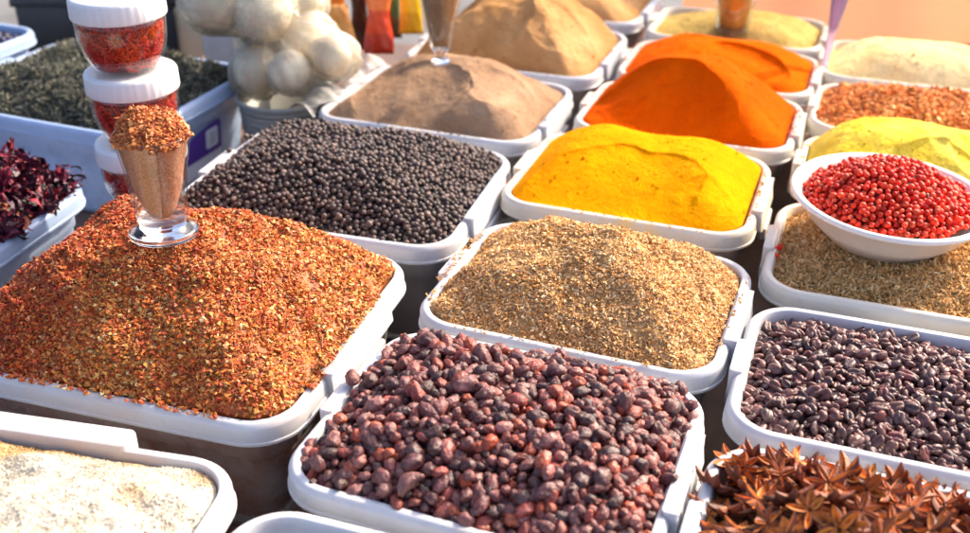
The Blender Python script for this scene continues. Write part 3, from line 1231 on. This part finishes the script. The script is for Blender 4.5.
# contents
PK = ['#d62c14', '#e84424', '#c02412', '#ee6440', '#a81c0e', '#f48c60']
kv = sphere_variants(16, 2, (1, 1.15), .10, 2.6, cols=PK, wts=[4, 4, 3, 2, 1.5, .8], flat=(.92, 1))
rr = np.linspace(0, .166, 24)
prof = [(r * .965, .076 + .074 * (1 - (r / .166) ** 1.7)) for r in rr][::-1]
V, F = lathe(prof, 60)
P, N = samples(V, F, 9000)
N[:, 2] = np.abs(N[:, 2])
P1 = P[:6000] + rng.normal(0, .0025, (6000, 3))
P2 = P[6000:] * [.95, .95, 1] - [0, 0, .009]
P = np.vstack([P1, P2])
kp = darts(P, .0100)
surf = kp < 6000
P = P[kp]
n = len(P)
sc = .0058 * np.clip(np.exp(rng.normal(0, .2, n)), .65, 1.35)
R = rotmats(n)
Vb, Fb = lathe([(0.0, .01), (.10, .012), (.145, .050), (.150, .066)] + [(r * .95, z - .010) for r, z in prof], 48)
d = bc[1] + P[:, 1] - .5 * P[:, 2] + np.where(surf, 0, 10)
order = np.argsort(d)
near, rest = order[:300], order[300:]
VV, FF, CC = join([(Vb, Fb, lin('#5a100c')), cloud(kv, P[rest], R[rest], sc[rest])])
o = build('pink_peppercorn_mass', VV, FF, M_pink, None, col=CC, loc=wp(bc[0], bc[1], bz))
tag(o, 'rest of the red pink peppercorns, the back and middle of the bowl', 'pink peppercorn', kind='stuff')
protos = [build('pink_peppercorn', v[0] * .0058, [v[1]], M_pink, None, col=v[2]) for v in kv]
used = set()
strays = [np.array(q) for q in ((-.195, .05, -.016), (-.205, .03, -.018), (-.205, -.02, -.018), (-.220, -.05, -.022), (-.212, .00, -.018), (-.216, -.025, -.02), (-.210, .045, -.02))]
Pn = [P[i] for i in near[:293]] + strays
for p in Pn:
    j = int(rng.integers(len(protos)))
    o = protos[j] if j not in used else protos[j].copy()
    if j in used:
        COL.objects.link(o)
    used.add(j)
    o.location = wp(bc[0], bc[1], bz) + Vector(p * S)
    o.rotation_euler = (random.random() * 6, random.random() * 6, 0)
    o.scale = (random.uniform(.85, 1.15),) * 3
    if len(strays) and any(p is q for q in strays):
        tag(o, 'red pink peppercorn spilled on the cumin left of the bowl', 'pink peppercorn', 'spilled pink peppercorns')
    else:
        tag(o, 'red pink peppercorn near the front of the heap in the white bowl', 'pink peppercorn', 'pink peppercorns in the bowl')

# ------------------------------------------------------------------ small glass on the chili heap
def glass(name, label, x, y, z, outer, wall=.004, base=.018, n=80, flutes=False):
    root = empty(name, wp(x, y, z))
    tag(root, label, 'glass')
    o = np.array(outer)
    lo = [q for q in outer if q[1] <= base]
    hi = [q for q in outer if q[1] > base]
    inner = [(max(r - wall, .001), zz) for r, zz in hi][::-1]
    inner.append((.001, inner[-1][1]))
    V, F = lathe([(.0005, hi[0][1])] + hi + inner, n)
    if flutes:
        th = np.arctan2(V[:, 1], V[:, 0])
        f = 1 + .035 * np.abs(np.cos(th * 5)) * np.exp(-((V[:, 2] - .07) / .05) ** 2)
        V[:, :2] *= f[:, None]
    build('glass_body', V, F, M_glass, root)
    V, F = lathe([(.0005, 0)] + lo + [(hi[0][0] * .96, hi[0][1] - .0008), (.0005, hi[0][1] - .0008)], n)
    build('foot', V, F, M_solid, root)
    return root


gx, gy, gz = at(164, 232, 1.60)
gz0 = gz - .004
outer = [(.050, 0), (.056, .003), (.057, .009), (.050, .014), (.038, .020), (.0355, .026), (.040, .032), (.042, .045), (.045, .085), (.0515, .135), (.0595, .180), (.0615, .190), (.0605, .192)]
gr = glass('small_glass', 'small footed glass heaped with ground chili standing on the chili flakes', gx, gy, gz0, outer, base=.030, flutes=True)
gr.rotation_euler = (math.radians(-1), math.radians(1.2), 0)
M_fill = powder('ground chili', lin('#d08860'), lin('#dc9a74'), None, 30, grain=500)
V, F = lathe([(.0005, .040), (.018, .040), (.0250, .052), (.0370, .087), (.0465, .136), (.0550, .180), (.056, .186), (.0005, .192)], 48)
fl = build('ground_chili', V, F, M_fill, None, loc=wp(gx, gy, gz0))
tag(fl, 'pale ground chili packed inside the small footed glass', 'spice')
fl.rotation_euler = gr.rotation_euler
prof = [(r, .185 + .046 * (1 - (r / .0595) ** 2.2)) for r in np.linspace(0.0005, .0595, 14)][::-1]
V, F = lathe(prof, 40)
V[:, 2] += fbm(V[:, 0] + 1, V[:, 1] + 2, 30, 3) * .008
P, N = samples(V, F, 7000)
P += rng.normal(0, .0022, P.shape) + N * (fbm(P[:, 0] + 5, P[:, 1] + 4, 70, 2) * .008)[:, None]
G = cloud(shard(8, 1.1, .6), P, rotmats(len(P)), .0028 * np.exp(rng.normal(0, .3, len(P))), palette(len(P), ['#b8622c', '#cc7a3c', '#a04a20', '#d99a5c', '#7a3418'], [4, 3, 3, 2, 1]))
VV, FF, CC = join([(V, F, lin('#8f4a22')), G])
o = build('chili_crumbs', VV, FF, M_chili, None, col=CC, smooth=False, loc=wp(gx, gy, gz0))
tag(o, 'rounded heap of coarse chili crumbs on top of the small footed glass', 'spice', kind='stuff')
o.rotation_euler = gr.rotation_euler

for q_ in (gr, fl, o):
    q_.scale = (1, 1, .94)

# narrow glass in the tan powder
hx, hy, hz = at(441, 61, 2.66)
o2 = [(.024, 0), (.026, .004), (.020, .010), (.0145, .018), (.0150, .026), (.026, .040), (.033, .070), (.043, .115), (.052, .160), (.058, .20), (.0585, .205)]
g2 = glass('stemmed_glass', 'narrow stemmed glass of brown powder standing in the greyish tan heap', hx, hy, hz - .004, o2, base=.03)
M_fill2 = powder('brown filling', lin('#a88260'), lin('#b8926e'), None, 30)
V, F = lathe([(.0005, .042), (.020, .046), (.0275, .071), (.0375, .116), (.0465, .161), (.051, .19), (.0005, .20)], 40)
o = build('brown_powder', V, F, M_fill2, None, loc=wp(hx, hy, hz - .004))
tag(o, 'brown powder filling the narrow stemmed glass', 'spice')

# tall glass far back
kx, ky, kz = at(732, 30, 3.3)
o3 = [(.050, 0), (.054, .004), (.050, .012), (.052, .02), (.066, .10), (.080, .20), (.088, .26)]
g3 = glass('tall_glass', 'wide glass partly full of brown powder at the top, right of centre', kx, ky, kz - .006, o3, base=.015)
M_fill3 = powder('amber filling', lin('#cc8838'), lin('#dca04c'), None, 30)
V, F = lathe([(.0005, .018), (.040, .019), (.052, .10), (.060, .17), (.0005, .19)], 40)
o = build('amber_powder', V, F, M_fill3, None, loc=wp(kx, ky, kz - .006))
tag(o, 'amber brown powder inside the wide glass at the top', 'spice')

# lilac scoop handle between the tubs at the far right
lx, ly, lz = at(823, 72, 2.98)
root = empty('plastic_scoop', wp(lx, ly, lz))
root.rotation_euler = (math.radians(-14), math.radians(9), 0)
tag(root, 'pale lilac translucent plastic scoop standing on its handle between the tubs', 'scoop')
V, F = lathe([(.004, 0), (.013, .003), (.014, .012), (.008, .02), (.009, .05), (.014, .12), (.024, .20), (.036, .30), (.038, .32), (.034, .32), (.022, .20), (.010, .12), (.0005, .11)], 28)
V = V * [1, .55, 1]
build('scoop_body', V, F, M_lilac, root)

# ------------------------------------------------------------------ stacked jars of saffron
M_lid = simple('white lid plastic', lin('#dcdcdc'), .35, 0, 25, .04, .04)
M_saf = tonemat('saffron threads', .55, .35, 500, .3, .0006, mott=.3)


def strands(n=8):
    out = []
    for i in range(n):
        b = rng.uniform(-1.6, 1.6)
        V = []
        for s in range(5):
            t = s / 4
            x = (t - .5) * 2
            y = b * (t - .5) ** 2
            w = .07 + .06 * (t > .8)
            V += [(x, y - w, 0), (x, y + w, 0), (x, y, w * 1.3)]
        F = []
        for s in range(4):
            for e in range(3):
                F.append((s * 3 + e, s * 3 + (e + 1) % 3, s * 3 + 3 + (e + 1) % 3, s * 3 + 3 + e))
        out.append((np.array(V, float), np.array(F), None))
    return out


jar_labels = ['bottom jar of the stack, half hidden behind the chili heap', 'middle jar of the three stacked white lidded jars of red saffron', 'top jar of the three stacked white lidded jars of red saffron']
saf_labels = ['red saffron threads inside the bottom jar of the stack', 'red saffron threads inside the middle jar of the stack', 'bright red saffron threads inside the top jar of the stack']
jy = 2.06
jx0, _, _ = at(145, 170, jy)
z = .012
for i in range(3):
    jx = jx0 + (0, .004, .000)[i]
    root = empty('lidded_jar', wp(jx, jy, z), random.random())
    tag(root, jar_labels[i], 'jar', 'stacked saffron jars')
    outer = [(.046, 0), (.056, .001), (.063, .006), (.073, .022), (.081, .044), (.0855, .066), (.0865, .090), (.0865, .110)]
    inner = [(r - .004, zz + .003) for r, zz in outer[::-1]]
    V, F = lathe([(.0005, 0)] + outer + inner + [(.0005, .0035)], 64)
    build('glass_body', V, F, M_glass, root)
    V, F = lathe([(.0875, .106), (.0900, .107), (.0908, .110), (.0902, .140), (.0885, .1455), (.084, .148), (.079, .1485), (.076, .1465), (.0005, .1465)], 144,
                 rib=[0, .006, .008, .007, .002, 0, 0, 0, 0])
    build('lid', V, F, M_lid, root)
    prof = [(max(r - .009, .001), zz + .006) for r, zz in outer]
    V, F = lathe([(.0005, .005)] + prof + [(.0005, .108)], 40)
    P, N = samples(V, F, 2600)
    P = P - P * [.02, .02, 0] * rng.random((len(P), 1)) * 3
    C = palette(len(P), ['#e02c18', '#f4501c', '#b81812', '#e83420', '#f07a30'], [4, 3, 3, 3, .7])
    G = cloud(strands(), P, rotmats(len(P), 1.57), .011 * np.exp(rng.normal(0, .2, len(P))), C)
    # keep threads inside the glass
    VV, FF, CC = join([(V * [.93, .93, 1], F, lin('#7c0e0c')), G])
    rad = np.hypot(VV[:, 0], VV[:, 1])
    lim = np.interp(VV[:, 2], [zz for r, zz in outer], [r for r, zz in outer]) - .0055
    f = np.minimum(1, np.maximum(lim, .002) / np.maximum(rad, 1e-6))
    VV[:, :2] *= f[:, None]
    VV[:, 2] = np.clip(VV[:, 2], .0045, .108)
    o = build('saffron_threads', VV, FF, M_saf, None, col=CC, loc=wp(jx, jy, z), smooth=False)
    tag(o, saf_labels[i], 'saffron', kind='stuff')
    z += .1490

# ------------------------------------------------------------------ white balls in a clear bag over a ribbed basin
bxy = (-.555, 2.86)
root = empty('ribbed_basin', wp(bxy[0], bxy[1], -DEP))
tag(root, 'round grey ribbed basin under the bag of white balls', 'basin')
M_basin = simple('grey plastic', lin('#9c9c96'), .5, 0, 12, .12, .05)
pf = [(.10, 0)]
for i in range(12):
    zz = .012 + i * .018
    pf += [(.112 + i * .0015, zz), (.118 + i * .0015, zz + .006), (.112 + i * .0015, zz + .013)]
pf += [(.142, .235), (.142, .240), (.132, .240), (.105, .02), (.0005, .02)]
V, F = lathe(pf, 64)
build('basin_body', V, F, M_basin, root)
M_ball = simple('chalky ball', lin('#ffe4c4'), .95, 0, 30, .2, .4, .003)
balls = [  # px, py, y, radius, label
    (290, 71, 2.78, .050, 'cream ball at the lower middle of the clear bag, the roundest one'),
    (258, 70, 2.86, .060, 'cream ball lowest in the bag beside the light blue tub'),
    (330, 56, 2.82, .052, 'cream ball at the right hand end of the clear bag'),
    (214, 4, 2.92, .072, 'large cream ball at the upper left of the clear bag'),
    (264, 12, 2.90, .072, 'large cream ball at the top middle of the clear bag'),
    (300, 4, 2.98, .062, 'cream ball at the top right of the clear bag'),
    (304, 38, 2.92, .064, 'cream ball behind the roundest one inside the bag'),
    (262, 46, 2.98, .060, 'shaded cream ball in the middle at the back of the bag'),
]
for px, py, y, r, lab in balls:
    x, y, z = at(px, py, y)
    V, F = ico(4)
    r = r * 1.12
    w = 1 + .10 * fbm(V[:, 0] + px * .37 + V[:, 2] * .7, V[:, 1] + py + V[:, 2], .9, 3) + .02 * fbm(V[:, 0] + px, V[:, 1] + V[:, 2] * 2, 5, 4)
    o = build('chalky_ball', V * (w * r)[:, None], [F], M_ball, None, loc=wp(x, y, z))
    tag(o, lab, 'ball', 'cream balls in the clear bag')
# the film: union-like lumpy hull, built by pushing an ellipsoid out to just clear the balls
x0, y0, z0 = at(272, 30, 2.88)
V, F = ico(6)
dirs = V / np.linalg.norm(V, axis=1)[:, None]
rad = np.full(len(V), .02)
for px, py, y, r, lab in balls:
    c3 = np.array(at(px, py, y)) - [x0, y0, z0]
    R_ = r * 1.12 + .007
    bq = dirs @ c3
    disc = bq ** 2 - (c3 @ c3 - R_ ** 2)
    tt = np.where(disc > 0, bq + np.sqrt(np.maximum(disc, 0)), 0)
    # stretched skin between neighbours
    cosang = bq / np.linalg.norm(c3)
    sup = (np.linalg.norm(c3) + R_ * .96) * np.clip(cosang, 0, 1) ** 5
    rad = np.maximum(rad, np.maximum(tt, sup))
fold = fbm(dirs[:, 0] * 2 + dirs[:, 2], dirs[:, 1] * 2 + dirs[:, 2] * 1.7, 3.2, 4, .6)
rad = rad + .022 * np.abs(fold) + .006 * np.abs(fbm(dirs[:, 0] * 3 + dirs[:, 2], dirs[:, 1] * 3, 9, 2)) + .002
# loose corner of film hanging to the right
tail = np.array([.9, -.15, .05])
tail = tail / np.linalg.norm(tail)
rad = rad + .02 * np.clip(dirs @ tail, 0, 1) ** 10
bag = build('clear_bag', dirs * rad[:, None], [F], M_film, None, loc=wp(x0, y0, z0))
tag(bag, 'crumpled clear plastic bag wrapped round the cream balls', 'bag')

# sheet of film tucked along the left edge of the tan tub
V = []
nn, mm_ = 40, 12
p0 = np.array(at(296, 120, 2.60))
p1 = np.array(at(372, 50, 3.02))
for i in range(nn):
    t_ = i / (nn - 1)
    for j in range(mm_):
        s_ = j / (mm_ - 1)
        q = p0 * (1 - t_) + p1 * t_
        x = q[0] - .03 + s_ * .075 + .008 * math.sin(t_ * 17 + s_ * 3)
        zq = .004 + .022 * math.sin(math.pi * s_) + .009 * math.sin(t_ * 19 + s_ * 5) + .004 * math.sin(t_ * 47 + s_ * 3)
        V.append((x, q[1], zq))
V = np.array(V)
F = np.array([(i * mm_ + j, i * mm_ + j + 1, (i + 1) * mm_ + j + 1, (i + 1) * mm_ + j) for i in range(nn - 1) for j in range(mm_ - 1)])
o = build('plastic_film', V, [F], M_film, None, loc=wp(0, 0, 0))
tag(o, 'crumpled strip of clear film along the left rim of the tan powder tub', 'plastic film')

# ------------------------------------------------------------------ coloured packets behind
def packet(px0, px1, pyb, y, h, cols, label, lean=0, tilt=0):
    xb, _, zb = at((px0 + px1) / 2, pyb, y)
    wd = (px1 - px0) / (FPX / (y * math.cos(PITCH) + (1 - zb) * math.sin(PITCH)))
    nx, nz = 17, 30
    rows = []
    C = []
    cs = [lin(c) for c in cols]
    for side in (-1, 1):
        for i in range(nz):
            tz_ = i / (nz - 1)
            for j in range(nx):
                tx = j / (nx - 1) * 2 - 1
                th = .22 * wd * (1 - abs(tx) ** 2.5) ** .6 * (1 - abs(tz_ * 2 - 1) ** 6) ** .5 if abs(tx) < 1 and 0 < tz_ < 1 else 0
                cr = .012 * wd * math.sin(tx * 9 + tz_ * 14) + .02 * wd * math.sin(tz_ * 31 + tx * 4) * abs(tx)
                rows.append((tx * wd / 2 * (1 + .06 * math.sin(tz_ * 9 + px0) - .30 * (1 - math.cos(tz_ * 5)) * .4) + lean * tz_ * h, side * (th) + cr - tilt * tz_ * h, tz_ * h))
                kk = cs[min(int((tz_ * .999) * len(cs)), len(cs) - 1)]
                C.append(kk)
    F = []
    for sd in range(2):
        o_ = sd * nx * nz
        for i in range(nz - 1):
            for j in range(nx - 1):
                q = (o_ + i * nx + j, o_ + i * nx + j + 1, o_ + (i + 1) * nx + j + 1, o_ + (i + 1) * nx + j)
                F.append(q if sd == 0 else q[::-1])
    o = build('spice_packet', np.array(rows), [np.array(F)], M_pack, None, col=np.array(C), loc=wp(xb, y, zb))
    tag(o, label, 'packet', 'coloured packets behind the tan powder')


M_pack = tonemat('glossy packet film', .3, .5, 60, .4, .003, coat=.4, mott=.12)
packet(326, 352, 52, 3.30, .22, ['#b8581c', '#e8922c', '#e07a20'], 'orange and brown packet, leftmost of the row behind the bag', -.02)
packet(336, 362, 56, 3.20, .16, ['#c8803c', '#dca45c', '#d8964c'], 'ochre packet leaning in front of the orange and brown one', -.18)
packet(351, 372, 50, 3.34, .22, ['#3a2018', '#2a1a18'], 'dark brown packet between the ochre and the red orange ones')
packet(364, 394, 54, 3.16, .20, ['#b82c10', '#d84018', '#f07838'], 'red packet with a paler orange top, nearest of the coloured packets', .03, -.1)
packet(368, 392, 44, 3.28, .22, ['#d84818', '#f07030', '#f47a34'], 'bright red orange packet, tallest of the middle')
packet(386, 402, 38, 3.36, .22, ['#4a4a38', '#2a5a38', '#1e6a40'], 'green and olive packet beside the yellow one')
packet(399, 424, 34, 3.30, .22, ['#e8b818', '#f8d020', '#f8cc10'], 'bright yellow packet next to the narrow stemmed glass')

# grey box behind the bag and dark crate at the far left
def crate(x0, x1, y0, y1, z0, z1, colr, name, label, cat):
    root = empty(name, wp((x0 + x1) / 2, (y0 + y1) / 2, z0))
    tag(root, label, cat)
    W, D, H = x1 - x0, y1 - y0, z1 - z0
    V, F = sweep(W, D, .03, [(-.012, H - .05), (-.012, 0.0), (-.3 * min(W, D), 0.0)], n=6, close=False, cap=True, k=2)
    m = simple(name + ' plastic', lin(colr), .55, 0, 9, .25, .1)
    build('crate_wall', V, F, m, root)
    V, F = sweep(W, D, .03, [(-.018, H - .06), (-.018, H), (0, H), (0, H - .03), (.004, H - .06)], n=6, close=True, k=2)
    build('crate_rim', V, F, m, root)


crate(-1.62, -1.05, 3.62, 4.0, -DEP, .06, '#34363a', 'dark_crate', 'dark grey plastic crate beyond the blue tubs at the top left', 'crate')
crate(-.92, -.52, 3.35, 3.8, -DEP, .10, '#a8a8ae', 'grey_crate', 'pale grey plastic crate behind the bag of cream balls', 'crate')

# ------------------------------------------------------------------ sticker on the tea tub
c, a, W, D, dz = TUBS['tea']
stx = W / 2 - .0392
M_pur = simple('purple print', lin('#5a3a9c'), .35, 0, 20, .05, .02)
M_wst = simple('white print', lin('#e8e8f0'), .35, 0, 20, .03, .02)
M_gst = simple('grey print', lin('#b0b4b8'), .4, 0, 20, .03, .02)
root = empty('side_sticker', (0, 0, 0))
loc, ang = place('tea', 0)
root.location = loc
root.rotation_euler = (0, 0, ang)
tag(root, 'purple and white sticker on the side of the light blue tub', 'sticker')


def patch(name, y0, y1, z0, z1, e, m, zt=None, r=.008):
    p = rrect(y1 - y0, z1 - z0, r, 6, 6)
    p = p + [(y0 + y1) / 2, (z0 + z1) / 2]
    if zt:
        p[:, 1] += np.where(p[:, 1] > (z0 + z1) / 2, zt(p[:, 0]), 0)
    xx = stx + e + (p[:, 1] + .10) * .10
    V = np.c_[xx, p[:, 0], p[:, 1]]
    V2 = V - [.0015, 0, 0]
    n = len(p)
    cc = V.mean(0)
    VV = np.vstack([V, V2, [cc]])
    i = np.arange(n)
    F = [np.c_[i, np.roll(i, -1), np.full(n, 2 * n)], np.c_[i + n, np.roll(i, -1) + n, np.roll(i, -1), i]]
    return build(name, VV, F, m, root, smooth=False)


patch('sticker_sheet', -.14, .12, -.235, -.115, .006, M_wst)
patch('purple_band', -.139, .119, -.185, -.110, .0085, M_pur, zt=lambda q: .012 * np.sin(q * 14))
patch('white_square', .045, .100, -.168, -.112, .0105, M_wst)
for q in range(3):
    patch('grey_mark', .06 + .0 * q, .086, -.155 + q * .012, -.150 + q * .012, .0125, M_gst, r=.002)

# ------------------------------------------------------------------ light
world = bpy.data.worlds.new('World')
bpy.context.scene.world = world
world.use_nodes = True
nt = world.node_tree
bg = nt.nodes['Background']
sky = nt.nodes.new('ShaderNodeTexSky')
sky.sky_type = 'NISHITA'
sky.sun_disc = False
EL, AZ = math.radians(36), math.radians(54)      # azimuth from +Y towards +X
sky.sun_elevation = EL
sky.sun_rotation = AZ
sky.air_density = .6
sky.dust_density = 4.0
nt.links.new(sky.outputs[0], bg.inputs['Color'])
bg.inputs['Strength'].default_value = .15
sl = bpy.data.lights.new('sun', 'SUN')
sl.energy = 2.3
sl.angle = math.radians(1.0)
sl.color = (1, .86, .66)
so = bpy.data.objects.new('sun', sl)
COL.objects.link(so)
v = Vector((math.cos(EL) * math.sin(AZ), math.cos(EL) * math.cos(AZ), math.sin(EL)))
so.rotation_euler = v.to_track_quat('Z', 'Y').to_euler()
so.location = (1, 1, 4)

# ------------------------------------------------------------------ camera
cd = bpy.data.cameras.new('camera')
cd.sensor_width = 36
cd.lens = FPX / 970 * 36
cd.clip_start = .02
cd.clip_end = 100
cd.dof.use_dof = True
cd.dof.focus_distance = 1.80 * S
cd.dof.aperture_fstop = 4.5
co = bpy.data.objects.new('camera', cd)
COL.objects.link(co)
co.location = wp(0, 0, 1)
co.rotation_euler = (math.pi / 2 - PITCH, 0, 0)
sc_ = bpy.context.scene
sc_.camera = co
sc_.view_settings.view_transform = 'Standard'
sc_.view_settings.look = 'None'
sc_.view_settings.exposure = 1.6
sc_.view_settings.gamma = 1
